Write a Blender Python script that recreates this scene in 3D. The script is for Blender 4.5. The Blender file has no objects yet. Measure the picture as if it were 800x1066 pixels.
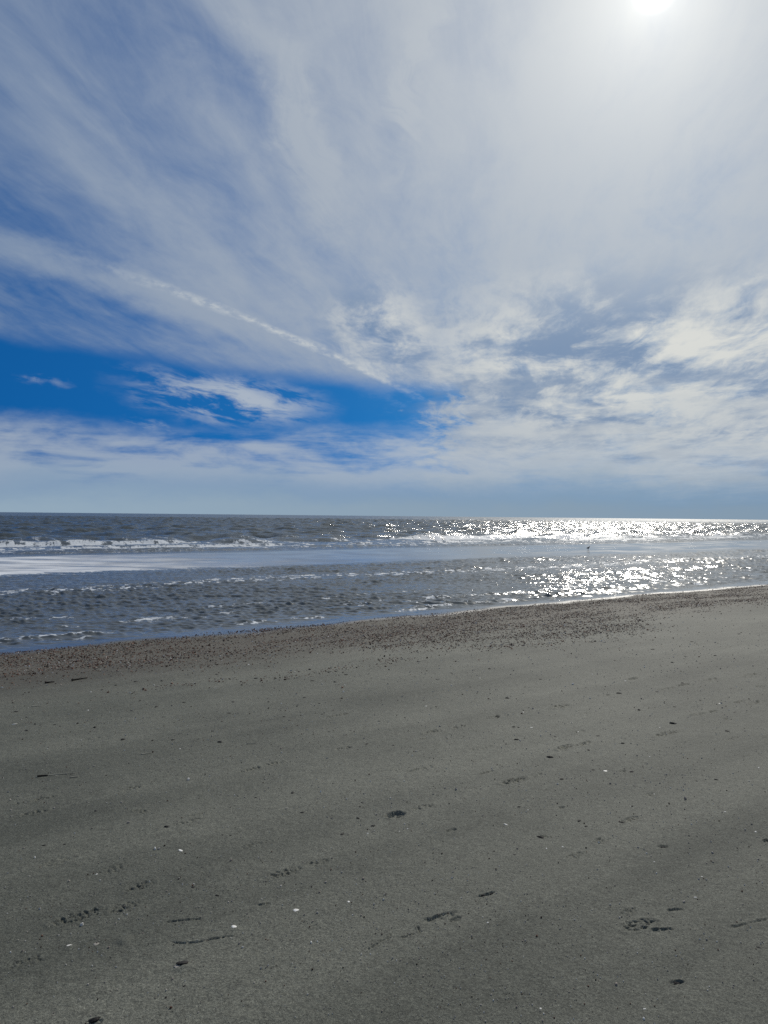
import bpy, bmesh, math, random
import numpy as np
from mathutils import Matrix, Vector

scene = bpy.context.scene
col = scene.collection
rng = np.random.default_rng(7)
random.seed(7)

# ------------------------------------------------------------------ camera
FOC = 800.0                       # focal length in photo pixels (800 x 1066)
CAM_Z = 2.0                       # eye height above the water level
PITCH, ROLL = math.radians(0.29), math.radians(0.573)
F = Vector((0, math.cos(PITCH), math.sin(PITCH)))
R0 = Vector((1, 0, 0)); U0 = R0.cross(F)
R = R0 * math.cos(ROLL) + U0 * math.sin(ROLL)
U = U0 * math.cos(ROLL) - R0 * math.sin(ROLL)
cam = bpy.data.cameras.new('camera')
cam.sensor_fit = 'VERTICAL'; cam.sensor_height = 36.0
cam.lens = FOC / 1066.0 * 36.0
cam.clip_start = 0.05; cam.clip_end = 60000.0
cam_ob = bpy.data.objects.new('camera', cam); col.objects.link(cam_ob)
B = -F
cam_ob.matrix_world = Matrix(((R.x, U.x, B.x, 0), (R.y, U.y, B.y, 0), (R.z, U.z, B.z, CAM_Z), (0, 0, 0, 1)))
scene.camera = cam_ob

def ray(px, py):
    d = F * FOC + R * (px - 400.0) + U * (533.0 - py)
    return d.normalized()

def azel(px, py):
    d = ray(px, py)
    return math.degrees(math.atan2(d.x, d.y)), math.degrees(math.asin(d.z))

# ------------------------------------------------------------------ light
SUN_AZ, SUN_EL = azel(682, -12)
SUN = Vector((math.sin(math.radians(SUN_AZ)) * math.cos(math.radians(SUN_EL)),
              math.cos(math.radians(SUN_AZ)) * math.cos(math.radians(SUN_EL)), math.sin(math.radians(SUN_EL))))
sl = bpy.data.lights.new('sun', 'SUN'); sl.energy = 3.0; sl.angle = math.radians(0.53); sl.color = (1.0, 0.95, 0.86)
so = bpy.data.objects.new('sun', sl); col.objects.link(so)
so.rotation_euler = (-SUN).to_track_quat('-Z', 'Y').to_euler()

# ------------------------------------------------------------------ node helper
class NT:
    def __init__(self, tree):
        self.t = tree; self.t.nodes.clear()
    def n(self, typ, **kw):
        nd = self.t.nodes.new(typ)
        for k, v in kw.items(): setattr(nd, k, v)
        return nd
    def put(self, sock, v):
        if isinstance(v, bpy.types.NodeSocket): self.t.links.new(v, sock)
        else: sock.default_value = v
    def m(self, op, a, b=0.0, c=0.0, clamp=False):
        nd = self.n('ShaderNodeMath', operation=op, use_clamp=clamp)
        self.put(nd.inputs[0], a); self.put(nd.inputs[1], b)
        if op in ('MULTIPLY_ADD', 'SMOOTH_MIN', 'SMOOTH_MAX'): self.put(nd.inputs[2], c)
        return nd.outputs[0]
    def add(self, *a):
        r = a[0]
        for x in a[1:]: r = self.m('ADD', r, x)
        return r
    def mul(self, *a):
        r = a[0]
        for x in a[1:]: r = self.m('MULTIPLY', r, x)
        return r
    def sub(self, a, b): return self.m('SUBTRACT', a, b)
    def inv(self, a): return self.m('SUBTRACT', 1.0, a)
    def ss(self, v, lo, hi, a=0.0, b=1.0, kind='SMOOTHSTEP'):
        nd = self.n('ShaderNodeMapRange', interpolation_type=kind)
        self.put(nd.inputs[0], v)
        for i, x in enumerate((lo, hi, a, b)): self.put(nd.inputs[1 + i], x)
        return nd.outputs[0]
    def xyz(self, x=0.0, y=0.0, z=0.0):
        nd = self.n('ShaderNodeCombineXYZ')
        for i, v in enumerate((x, y, z)): self.put(nd.inputs[i], v)
        return nd.outputs[0]
    def sep(self, v):
        nd = self.n('ShaderNodeSeparateXYZ'); self.put(nd.inputs[0], v)
        return nd.outputs
    def noise(self, vec, scale=1.0, detail=4.0, rough=0.5, lac=2.0, dist=0.0, dims='3D', col=False):
        nd = self.n('ShaderNodeTexNoise', noise_dimensions=dims)
        self.put(nd.inputs['Vector'], vec); self.put(nd.inputs['Scale'], scale); self.put(nd.inputs['Detail'], detail)
        self.put(nd.inputs['Roughness'], rough); self.put(nd.inputs['Lacunarity'], lac); self.put(nd.inputs['Distortion'], dist)
        return nd.outputs['Color' if col else 'Fac']
    def mix(self, f, a, b, blend='MIX'):
        nd = self.n('ShaderNodeMix', data_type='RGBA', blend_type=blend)
        self.put(nd.inputs['Factor'], f)
        ins = [s for s in nd.inputs if s.type == 'RGBA']
        for s, v in zip(ins, (a, b)): self.put(s, (*v, 1.0) if isinstance(v, tuple) and len(v) == 3 else v)
        return [o for o in nd.outputs if o.type == 'RGBA'][0]
    def attr(self, name):
        nd = self.n('ShaderNodeAttribute', attribute_name=name)
        return nd.outputs['Fac']

def lin(r, g, b):
    f = lambda c: (c / 12.92 if c <= 0.04045 else ((c + 0.055) / 1.055) ** 2.4)
    return (f(r / 255), f(g / 255), f(b / 255))

scene.render.engine = 'CYCLES'; scene.cycles.use_denoising = False
# ------------------------------------------------------------------ sky: clear air, cirrus veil, broken cloud, contrails
STR = 0.1
world = bpy.data.worlds.new('World'); scene.world = world; world.use_nodes = True
N = NT(world.node_tree)
D = N.n('ShaderNodeTexCoord').outputs['Generated']
x, y, z = N.sep(D)
deg = 180.0 / math.pi
az = N.mul(N.m('ARCTAN2', x, y), deg)
el = N.mul(N.m('ARCSINE', z), deg)
zc = N.m('MAXIMUM', z, 0.0)
w = N.m('DIVIDE', 1.0, N.add(zc, 0.07))
u = N.mul(x, w); v = N.mul(y, w)
ra = math.radians(11.0)
along = N.add(N.mul(u, math.sin(ra)), N.mul(v, math.cos(ra)))
across = N.sub(N.mul(u, math.cos(ra)), N.mul(v, math.sin(ra)))
dot = N.n('ShaderNodeVectorMath', operation='DOT_PRODUCT'); N.put(dot.inputs[0], D); dot.inputs[1].default_value = SUN
theta = N.mul(N.m('ARCCOSINE', N.m('MINIMUM', dot.outputs['Value'], 0.999999)), deg)

# wobble of the sky coordinates, so that no mask has a clean edge
wob = N.noise(N.xyz(N.mul(az, 0.11), N.mul(el, 0.22), 3.3), 1.0, 5.0, 0.6, col=True)
wr, wg, wb = N.sep(wob)
wob2 = N.noise(N.xyz(N.mul(az, 0.45), N.mul(el, 0.9), 8.3), 1.0, 5.0, 0.6, col=True)
w2r, w2g, w2b = N.sep(wob2)
azw = N.add(az, N.mul(N.sub(wr, 0.5), 5.0), N.mul(N.sub(w2r, 0.5), 1.6))
elw = N.add(el, N.mul(N.sub(wg, 0.5), 2.4), N.mul(N.sub(w2g, 0.5), 1.0))

def blob(px, py, rx, ry, rot=0.0, lo=0.0, hi=1.0, a=None, e=None):
    """soft ellipse on the sky; centre and radii given as directions (pixels of the photo -> degrees), rot in degrees"""
    a = azw if a is None else a; e = elw if e is None else e
    a0, e0 = azel(px, py); k = math.degrees(1 / 800.0)
    c, s = math.cos(math.radians(rot)), math.sin(math.radians(rot))
    da, de = N.sub(a, a0), N.sub(e, e0)
    p = N.mul(N.add(N.mul(da, c), N.mul(de, s)), 1 / (rx * k))
    q = N.mul(N.sub(N.mul(de, c), N.mul(da, s)), 1 / (ry * k))
    d = N.m('SQRT', N.add(N.mul(p, p), N.mul(q, q)))
    return N.ss(d, lo, hi, 1.0, 0.0)

def above(p0, p1, soft, a=None, e=None):
    """1 above the straight line through two directions, with a soft edge of so many degrees"""
    a = azw if a is None else a; e = elw if e is None else e
    (a0, e0), (a1, e1) = azel(*p0), azel(*p1)
    k = (e1 - e0) / (a1 - a0)
    d = N.sub(e, N.add(N.mul(a, k), e0 - k * a0))
    return N.ss(d, -soft, soft)

def streak(pts, width, strength, fade=(0.0, 1.0)):
    """a contrail: a curve el(az) through three directions"""
    P = [azel(*p) for p in pts]
    A = np.array([[q[0] ** 2, q[0], 1] for q in P]); Y = np.array([q[1] for q in P])
    c2, c1, c0 = [float(t) for t in np.linalg.solve(A, Y)]
    ee = N.add(N.mul(N.add(N.mul(az, c2), c1), az), c0)
    jit = N.add(N.mul(N.sub(w2b, 0.5), 0.6), N.mul(N.sub(feather, 0.5), 0.5))
    d = N.m('ABSOLUTE', N.add(N.sub(el, ee), jit))
    t = N.ss(az, P[0][0], P[-1][0], 0.0, 1.0, 'LINEAR')
    wd = N.ss(t, 0.0, 1.0, width[0], width[1], 'LINEAR')
    g = N.ss(N.m('DIVIDE', d, wd), 0.0, 1.0, 1.0, 0.0, 'LINEAR')
    ends = N.mul(N.ss(t, 0.0, fade[0] + 1e-3), N.ss(t, fade[1] - 1e-3, 1.0, 1.0, 0.0))
    tex = N.ss(N.noise(N.xyz(N.mul(az, 1.1), N.mul(el, 2.2), 1.0), 1.0, 4.0, 0.6), 0.35, 0.62, 0.10, 1.0)
    return N.mul(g, ends, tex, strength)

# --- clear air (Nishita), sampled a little higher so that the low blue stays deep
sky = N.n('ShaderNodeTexSky', sky_type='NISHITA'); sky.sun_disc = False
sky.sun_elevation = math.radians(SUN_EL); sky.sun_rotation = math.radians(SUN_AZ)
sky.altitude = 0; sky.air_density = 1.0; sky.dust_density = 0.25; sky.ozone_density = 6.0
lift = N.n('ShaderNodeVectorMath', operation='NORMALIZE')
N.put(lift.inputs[0], N.xyz(N.mul(x, 0.9), N.mul(y, 0.9), N.add(N.mul(zc, 1.0), 0.42)))
N.put(sky.inputs['Vector'], lift.outputs['Vector'])
air = N.mix(1.0, sky.outputs['Color'], (0.03, 0.47, 0.76), 'MULTIPLY')

# --- densities
warp = N.noise(N.xyz(N.mul(u, 1.3), N.mul(v, 0.9), 31.0), 1.0, 4.0, 0.55, col=True)
wpr, wpg, wpb = N.sep(warp)
fa = N.add(N.mul(across, 5.5), N.mul(wpr, 3.2)); fb = N.add(N.mul(along, 1.3), N.mul(wpg, 2.4))
feather = N.noise(N.xyz(fa, fb, 12.0), 1.0, 8.0, 0.66, dist=0.3)
st1 = N.noise(N.xyz(N.mul(across, 1.5), N.mul(along, 0.28), 0.0), 1.0, 5.0, 0.55, dist=0.35)
st2 = N.noise(N.xyz(N.mul(across, 4.5), N.mul(along, 0.9), 5.0), 1.0, 7.0, 0.6, dist=0.5)
fine = N.noise(N.xyz(N.mul(u, 6.0), N.mul(v, 4.0), 2.0), 1.0, 7.0, 0.62, dist=0.6)
pat = N.noise(N.xyz(N.mul(u, 1.7), N.mul(v, 1.0), 9.0), 1.0, 9.0, 0.62, dist=0.5)
low = N.noise(N.xyz(N.mul(az, 0.16), N.mul(el, 0.62), 4.0), 1.0, 9.0, 0.6, dist=0.25)
low2 = N.noise(N.xyz(N.mul(az, 0.05), N.mul(el, 0.9), 14.0), 1.0, 6.0, 0.55, dist=0.3)

fc = N.add(N.mul(across, 9.0), N.mul(wpg, 4.0)); fd = N.add(N.mul(along, 1.7), N.mul(wpb, 2.6))
feath2 = N.noise(N.xyz(fc, fd, 44.0), 1.0, 8.0, 0.68, dist=0.2)
azh = N.add(N.mul(az, 0.5), N.mul(azw, 0.5)); elh = N.add(N.mul(el, 0.55), N.mul(elw, 0.45))
edge = N.m('MAXIMUM', above((0, 346), (440, 404), 0.8, azh, elh), N.ss(N.add(azw, N.mul(N.sub(feath2, 0.5), 9.0), N.mul(N.sub(low, 0.5), 12.0)), 2.5, 6.0))       # lower rim of the veil
edge = N.mul(edge, N.ss(elw, 0.0, 6.0))
veil = N.add(N.mul(st1, 0.62), N.mul(st2, 0.42), N.mul(fine, 0.26), N.mul(feather, 0.34), -0.21)
plume = blob(430, 85, 110, 26, 74, 0.1, 1.0)
plume2 = blob(300, 110, 170, 40, -62, 0.1, 1.0)
veil = N.add(veil, N.mul(N.sub(N.ss(feath2, 0.30, 0.70), 0.5), 0.09), N.mul(plume, N.ss(feather, 0.42, 0.62), 0.30), N.mul(plume2, N.ss(feath2, 0.40, 0.62), 0.22))
veil = N.add(veil, N.ss(az, -26.0, 16.0, -0.10, 0.28))
hole1 = blob(30, 250, 200, 66, -24)            # blue gap at left under the high streaks
hole2 = blob(0, 330, 330, 60, -12)             # thin blue-grey sheet just above the rim
hole3 = blob(215, 40, 190, 46, -42)            # dim lanes between the high streaks
hole4 = blob(310, 190, 220, 40, -62)
bank1 = blob(120, 190, 330, 42, -38)
bank2 = blob(300, 120, 220, 40, -66)
bank3 = blob(60, 275, 290, 24, -14)
veil = N.add(veil, N.mul(hole1, -0.17), N.mul(hole2, -0.02), N.mul(hole3, -0.13), N.mul(hole4, -0.10), N.mul(bank1, 0.16), N.mul(bank2, 0.16), N.mul(bank3, 0.42))
V = N.mul(N.ss(veil, 0.09, 0.97), edge)

# broken bright cloud at right
region = N.m('MAXIMUM', N.mul(blob(690, 400, 340, 135, -6, 0.30, 1.0), 1.0), blob(400, 345, 90, 60, -30, 0.1, 1.0))
bl = N.add(N.mul(pat, 0.8), N.mul(fine, 0.25), N.mul(feather, 0.35), -0.2)
M = N.mul(N.ss(N.add(bl, N.mul(N.sub(feath2, 0.5), 0.18)), 0.46, 0.63), region)
gapr = N.mul(region, N.ss(bl, 0.40, 0.52, 1.0, 0.0))
# low banks
lowmask = N.mul(N.ss(elw, 0.8, 3.2), N.ss(elw, 5.0, 7.0, 1.0, 0.0))
lowmask = N.m('MAXIMUM', lowmask, N.mul(N.ss(az, 1.0, 8.0), N.ss(elw, 2.0, 4.6), N.ss(elw, 8.0, 11.0, 1.0, 0.0)))
Lw = N.mul(N.ss(N.add(N.mul(low, 0.75), N.mul(low2, 0.35), N.ss(elw, 3.0, 6.0, 0.10, 0.0)), 0.40, 0.68), lowmask)
wisp = N.m('MAXIMUM', blob(235, 414, 135, 32, -6, 0.2, 1.0), N.m('MAXIMUM', N.mul(blob(50, 397, 32, 7, -10), 0.8), blob(165, 442, 36, 8, -12)))
wtex = N.noise(N.xyz(N.mul(az, 0.22), N.add(N.mul(el, 0.9), N.mul(az, 0.12)), 20.0), 1.0, 7.0, 0.62, dist=0.4)
W = N.mul(wisp, N.ss(N.add(N.mul(wtex, 0.75), N.mul(feather, 0.25)), 0.42, 0.58))
c1 = streak([(60, 262), (280, 341), (446, 418)], (0.55, 0.27), 1.0, (0.40, 0.78))
c2 = streak([(740, 314), (770, 299), (815, 280)], (0.5, 0.5), 0.30, (0.3, 0.95))

# --- colours of the lit ice and water cloud (radiance as the photograph shows it)
near = N.ss(theta, 0.0, 46.0, 1.0, 0.0, 'LINEAR')
near2 = N.mul(near, near)
thin = N.mix(near, lin(136, 153, 175), lin(192, 197, 200))
bright = N.mix(N.ss(theta, 8.0, 44.0, 1.0, 0.0, 'LINEAR'), lin(172, 183, 194), lin(238, 235, 222))
shade = N.mix(near, lin(85, 120, 160), lin(125, 148, 178))
haze = N.mix(N.ss(az, -27.0, 27.0), lin(150, 171, 186), lin(134, 153, 168))

airc = N.mix(1.0, air, (STR, STR, STR), 'MULTIPLY')
c = airc
c = N.mix(N.mul(V, 0.93), c, thin)
c = N.mix(N.mul(gapr, 0.85), c, shade)
c = N.mix(N.mul(M, N.ss(elw, 4.0, 9.0, 0.6, 0.9)), c, bright)
c = N.mix(N.mul(W, 0.75), c, bright)
c = N.mix(N.mul(Lw, 0.72), c, N.mix(0.45, bright, lin(168, 178, 188)))
c = N.mix(N.mul(c1, 0.8), c, bright)
c = N.mix(c2, c, bright)
tuft = N.mul(N.m('MAXIMUM', blob(345, 360, 45, 11, -4, 0.1, 1.0), blob(385, 385, 40, 9, -22, 0.1, 1.0)), N.ss(feather, 0.40, 0.62))
c = N.mix(N.mul(tuft, 0.6), c, bright)
c = N.mix(N.mul(N.ss(elw, 0.2, 4.6, 1.0, 0.0), 0.93), c, haze)
# aureole of the thin cloud in front of the sun
g1 = N.m('EXPONENT', N.mul(theta, -1 / 0.75)); g2 = N.m('EXPONENT', N.mul(theta, -1 / 5.0)); g3 = N.m('EXPONENT', N.mul(theta, -1 / 12.0))
core = N.ss(theta, 0.2, 1.5, 0.5, 0.0)
glow = N.add(N.mul(g1, 0.45), N.mul(g2, 0.40), N.mul(g3, 0.15), core)
gl = N.n('ShaderNodeVectorMath', operation='SCALE'); gl.inputs[0].default_value = (1.0, 0.965, 0.86); N.put(gl.inputs['Scale'], glow)
c = N.mix(1.0, c, gl.outputs['Vector'], 'ADD')
c = N.mix(1.0, c, (1 / STR, 1 / STR, 1 / STR), 'MULTIPLY')
bg = N.n('ShaderNodeBackground'); N.put(bg.inputs['Color'], c); bg.inputs['Strength'].default_value = STR
N.t.links.new(bg.outputs[0], N.n('ShaderNodeOutputWorld').inputs['Surface'])
world.cycles.sampling_method = 'MANUAL'; world.cycles.sample_map_resolution = 1024

vs = scene.view_settings
vs.view_transform = 'Standard'; vs.look = 'None'; vs.exposure = 0.0; vs.gamma = 1.0; vs.use_curve_mapping = False
scene.display_settings.display_device = 'sRGB'
# ------------------------------------------------------------------ shore geometry: s = metres inland of the water's edge, t = metres along it
NX, NY, Y0 = 0.6, -0.8, 15.4
SLOPE = 0.028
def S(x, y): return NX * x + NY * (y - Y0)
def T(x, y): return 0.8 * x + 0.6 * y

PERM = np.random.default_rng(3).permutation(4096)
GR = np.random.default_rng(4).uniform(0, 2 * np.pi, 4096)
GX, GY = np.cos(GR), np.sin(GR)
def perlin(x, y, seed=0):
    x = np.asarray(x, dtype=np.float64) + seed * 17.31; y = np.asarray(y, dtype=np.float64) + seed * 9.77
    xi = np.floor(x).astype(np.int64); yi = np.floor(y).astype(np.int64)
    xf = x - xi; yf = y - yi
    a = xf * xf * xf * (xf * (xf * 6 - 15) + 10); b = yf * yf * yf * (yf * (yf * 6 - 15) + 10)
    def g(ix, iy, fx, fy):
        h = PERM[(PERM[(ix + seed * 131) & 4095] + iy) & 4095]
        return GX[h] * fx + GY[h] * fy
    n00 = g(xi, yi, xf, yf); n10 = g(xi + 1, yi, xf - 1, yf)
    n01 = g(xi, yi + 1, xf, yf - 1); n11 = g(xi + 1, yi + 1, xf - 1, yf - 1)
    return ((n00 * (1 - a) + n10 * a) * (1 - b) + (n01 * (1 - a) + n11 * a) * b) * 1.5
def fbm(x, y, oct=4, seed=0, gain=0.5):
    r = 0; amp = 1.0; f = 1.0; tot = 0
    for o in range(oct):
        r = r + amp * perlin(x * f, y * f, seed + o); tot += amp; amp *= gain; f *= 2.03
    return r / tot
def sst(v, lo, hi):
    q = np.clip((v - lo) / (hi - lo), 0, 1); return q * q * (3 - 2 * q)

def hit(px, py):
    """where the line of sight through a point of the photo meets the beach plane"""
    d = ray(px, py)
    k = SLOPE
    tt = (-k * NY * Y0 - CAM_Z) / (d.z - k * (NX * d.x + NY * d.y))
    return d.x * tt, d.y * tt
def hit_water(px, py):
    d = ray(px, py); tt = -CAM_Z / d.z
    return d.x * tt, d.y * tt

def beach_base(x, y):
    s = S(x, y); t = T(x, y)
    up = np.where(s < 14, SLOPE * s, SLOPE * 14 + 0.9 * (1 - np.exp(-np.maximum(s - 14, 0) * SLOPE / 0.9)))
    dn = np.maximum(SLOPE * 1.2 * s, -0.5)
    z = np.where(s > 0, up, dn)
    z = z + 0.020 * fbm(s * 0.75, t * 0.13, 3, 5) + 0.006 * fbm(x * 0.9, y * 0.9, 3, 9)
    z = z + 0.016 * fbm(t * 0.35, s * 0.1, 3, 31) * np.exp(-(s / 2.0) ** 2)       # scalloped edge of the last wave
    return z

# ---- tread marks and dents: (px, py, length m, width m, depth m, turn deg, kind)
PRINTS = [
    (82, 953, .24, .085, .013, 0, 'tread'), (130, 943, .15, .075, .010, 8, 'tread'), (146, 922, .15, .07, .010, 0, 'tread'),
    (295, 908, .22, .08, .010, 0, 'tread'), (331, 897, .14, .07, .007, 0, 'tread'), (412, 848, .14, .10, .016, 10, 'dent'),
    (440, 840, .17, .06, .009, -4, 'tread'), (260, 801, .18, .06, .011, 0, 'tread'), (284, 795, .20, .06, .009, 0, 'tread'),
    (358, 779, .15, .06, .011, 0, 'tread'), (450, 762, .20, .07, .013, 0, 'tread'), (478, 757, .16, .06, .007, 0, 'tread'),
    (535, 813, .23, .08, .016, 0, 'tread'), (558, 807, .12, .05, .007, 0, 'tread'), (588, 778, .21, .09, .016, 10, 'tread'),
    (608, 774, .20, .06, .012, 0, 'tread'), (515, 746, .14, .06, .011, 0, 'tread'), (584, 735, .26, .08, .014, 0, 'tread'),
    (612, 742, .16, .05, .006, 0, 'tread'), (603, 761, .15, .05, .006, 0, 'tread'), (632, 723, .20, .06, .010, 0, 'tread'),
    (693, 764, .30, .08, .013, 0, 'tread'), (726, 743, .20, .07, .013, 0, 'tread'), (742, 740, .16, .05, .009, 0, 'tread'),
    (694, 716, .26, .07, .013, 0, 'tread'), (740, 707, .30, .08, .012, 0, 'tread'), (783, 702, .30, .08, .014, 0, 'tread'),
    (787, 731, .26, .07, .012, 0, 'tread'), (792, 714, .20, .05, .009, 0, 'tread'), (765, 770, .24, .06, .005, 0, 'tread'),
    (755, 749, .14, .05, .006, 0, 'tread'), (666, 963, .19, .085, .011, -14, 'tread'), (655, 949, .12, .05, .005, 0, 'tread'),
    (458, 955, .18, .05, .009, -8, 'dent'), (474, 957, .07, .03, .010, 0, 'dent'), (656, 854, .14, .06, .008, 0, 'tread'),
    (600, 891, .16, .06, .006, 0, 'tread'), (626, 875, .13, .06, .007, 0, 'tread'), (676, 828, .10, .05, .009, 0, 'tread'),
    (34, 846, .17, .07, .010, 0, 'tread'), (46, 831, .16, .05, .008, 0, 'tread'), (146, 845, .10, .05, .012, -60, 'tread'),
    (136, 821, .14, .05, .011, 0, 'tread'), (22, 836, .10, .04, .006, 0, 'tread'), (30, 998, .16, .07, .005, 0, 'tread'),
    (195, 857, .20, .06, .004, 0, 'tread'), (266, 879, .22, .05, .006, 0, 'tread'), (470, 864, .08, .04, .009, 0, 'dent'),
    (585, 841, .05, .03, .008, 0, 'dent'), (445, 800, .20, .07, .005, 0, 'tread'), (500, 779, .26, .09, .005, 0, 'tread'),
    (430, 803, .12, .03, .007, 0, 'groove'), (440, 769, .10, .02, .006, 0, 'groove'), (506, 804, .14, .02, .007, 0, 'groove'),
    (507, 931, .10, .02, .009, -6, 'groove'), (392, 983, .11, .012, .006, 14, 'groove'), (405, 975, .08, .010, .006, 30, 'groove'),
    (436, 968, .06, .012, .008, 60, 'groove'), (425, 974, .07, .012, .006, 0, 'groove'),
    (191, 957, .17, .016, .006, -26, 'groove'), (275, 941, .06, .014, .008, -20, 'groove'), (568, 872, .07, .014, .009, -52, 'groove'),
    (100, 768, .20, .02, .004, 0, 'groove'), (205, 849, .12, .02, .005, 0, 'groove'), (770, 730, .2, .03, .006, 0, 'groove'),
    (352, 745, .3, .05, .005, 0, 'groove'), (660, 706, .24, .05, .009, 0, 'groove'), (712, 712, .22, .05, .008, 0, 'groove'),
    (786, 960, .30, .02, .005, -20, 'ridge'), (690, 968, .10, .02, .008, -30, 'groove'),
    (703, 947, .08, .02, .007, -30, 'groove'), (120, 905, .2, .09, .004, 0, 'tread'), (60, 898, .2, .09, .003, 0, 'tread'),
    (415, 802, .1, .05, .005, 0, 'tread'), (690, 881, .06, .03, .008, -40, 'dent'), (798, 874, .06, .03, .011, 0, 'dent'),
    (648, 804, .09, .03, .006, 0, 'dent'), (130, 978, .07, .07, -.010, 0, 'mound'), (245, 969, .05, .05, -.004, 0, 'mound'),
    (191, 1008, .075, .05, -.007, 0, 'mound'), (98, 1066, .06, .04, .008, 0, 'dent'), (705, 1022, .06, .03, .010, -25, 'dent'),
    (73, 984, .05, .04, -.004, 0, 'mound'),
]
TRAIL = [(175, 979), (182, 981), (190, 981.2), (203, 981), (213, 979.5), (222, 977.5), (231, 976), (240, 975), (251, 973)]

def stamp(x, y, z):
    for i, (px, py, L, W, dep, turn, kind) in enumerate(PRINTS):
        cx, cy = hit(px, py)
        m = np.nonzero((np.abs(x - cx) < L) & (np.abs(y - cy) < L))[0]
        if not len(m): continue
        dep = dep * min(max(math.hypot(cx, cy) / 3.6, 1.0), 2.4)
        a = math.radians(36.9 + turn)
        dx, dy = x[m] - cx, y[m] - cy
        p = (dx * math.cos(a) + dy * math.sin(a)) / (L / 2); q = (dy * math.cos(a) - dx * math.sin(a)) / (W / 2)
        nz = fbm(x[m] * 28 + i * 7, y[m] * 28, 3, 11)
        nb = fbm(x[m] * 60 + i * 5, y[m] * 60, 2, 15)
        if kind == 'mound':
            z[m] -= dep * np.exp(-1.5 * (p * p + q * q)) * (1 + 0.5 * nz); continue
        if kind in ('groove', 'ridge'):
            qq = 1.6 * q + 1.5 * nz + (1.5 * p * p if kind == 'ridge' else 0)
            f = np.exp(-(qq ** 2) * 1.2) * sst(1 - np.abs(p), 0, 0.25) * sst(nb + 0.55, 0.15, 0.5)
            z[m] += -1.2 * dep * f + 0.5 * dep * np.exp(-((qq - 1.8) ** 2)) * sst(1 - np.abs(p), 0, 0.3); continue
        r = np.sqrt((np.abs(p) ** 2.4) + (np.abs(q) ** 2.4)) + 0.35 * nz
        body = sst(1.0 - r, 0.0, 0.35)
        if kind == 'dent':
            z[m] += -dep * body * (0.55 + 0.9 * sst(nz, -0.2, 0.4)) + 0.3 * dep * np.exp(-((r - 1.15) / 0.16) ** 2) * (0.5 + nz)
        else:
            stk = fbm(p * L * 11 + i, q * W * 46, 3, 17); body = body * (0.5 + 0.5 * sst(stk, -0.3, 0.1))
            bars = 2.6 * stk + 0.55 * np.sin(p * L / 2 * 2 * math.pi / 0.034 + np.abs(q) * 1.6 + 5.0 * nz + i)
            cut = sst(bars + 1.8 * nb, 0.25, 0.8)
            z[m] += -dep * body * (0.08 + 1.05 * cut * sst(nz + 0.30, 0.0, 0.3)) + 0.35 * dep * body * sst(-bars - 1.8 * nb, 0.4, 1.2) + 0.35 * dep * np.exp(-((r - 1.12) / 0.15) ** 2) * (0.6 + nz)
    P = [hit(*p) for p in TRAIL]
    for k in range(len(P) - 1):
        (ax, ay), (bx, by) = P[k], P[k + 1]
        m = np.nonzero((np.abs(x - (ax + bx) / 2) < 0.15) & (np.abs(y - (ay + by) / 2) < 0.15))[0]
        if not len(m): continue
        ex, ey = bx - ax, by - ay; l2 = ex * ex + ey * ey
        h = np.clip(((x[m] - ax) * ex + (y[m] - ay) * ey) / l2, 0, 1)
        d = np.hypot(x[m] - ax - h * ex, y[m] - ay - h * ey)
        g = (k + h) / (len(P) - 1)
        dep = 0.011 * np.sin(np.pi * np.clip(g * 1.05, 0, 1)) ** 0.7 * sst(perlin(x[m] * 70, y[m] * 70, 4) + 0.9 - 0.5 * g, 0.1, 0.5)
        old = z[m]; z[m] = old + np.where(d < 0.02, -dep * np.exp(-(d / 0.006) ** 2), 0) * np.where((h > 0) | (k == 0), 1, 0)
    return z

def fan(name, angs, rads, zfun, wrap):
    """polar sheet round the foot of the camera: fine rings near, coarse far"""
    A, Rr = np.meshgrid(angs, rads)
    x = (Rr * np.sin(A)).ravel(); y = (Rr * np.cos(A)).ravel()
    z, attrs = zfun(x, y, Rr.ravel())
    nr, na = len(rads), len(angs)
    idx = np.arange(nr * na).reshape(nr, na)
    q = np.stack([idx[:-1, :-1], idx[:-1, 1:], idx[1:, 1:], idx[1:, :-1]], -1)[:, :, ::-1].reshape(-1, 4)
    if wrap:
        qw = np.stack([idx[:-1, -1], idx[:-1, 0], idx[1:, 0], idx[1:, -1]], -1)[:, ::-1]
        q = np.concatenate([q, qw])
    return mesh_from(name, np.stack([x, y, z], -1), q, attrs)

def mesh_from(name, co, q, attrs=None, k=4):
    me = bpy.data.meshes.new(name)
    me.vertices.add(len(co)); me.vertices.foreach_set('co', co.astype(np.float32).ravel())
    me.loops.add(len(q) * k); me.loops.foreach_set('vertex_index', q.astype(np.int32).ravel())
    me.polygons.add(len(q)); me.polygons.foreach_set('loop_start', np.arange(0, len(q) * k, k, dtype=np.int32))
    me.update(calc_edges=True)
    me.polygons.foreach_set('use_smooth', np.ones(len(q), dtype=bool))
    for an, v in (attrs or {}).items():
        at = me.attributes.new(an, 'FLOAT', 'POINT'); at.data.foreach_set('value', v.astype(np.float32))
    me.update()
    return me

def link(name, me, mat=None, parent=None, **props):
    o = bpy.data.objects.new(name, me); col.objects.link(o)
    if mat is not None: me.materials.append(mat)
    if parent is not None: o.parent = parent
    for k, v in props.items(): o[k] = v
    return o

def material(name):
    m = bpy.data.materials.new(name); m.use_nodes = True
    n = NT(m.node_tree)
    b = n.n('ShaderNodeBsdfPrincipled'); o = n.n('ShaderNodeOutputMaterial')
    n.t.links.new(b.outputs[0], o.inputs['Surface'])
    return m, n, b

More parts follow.
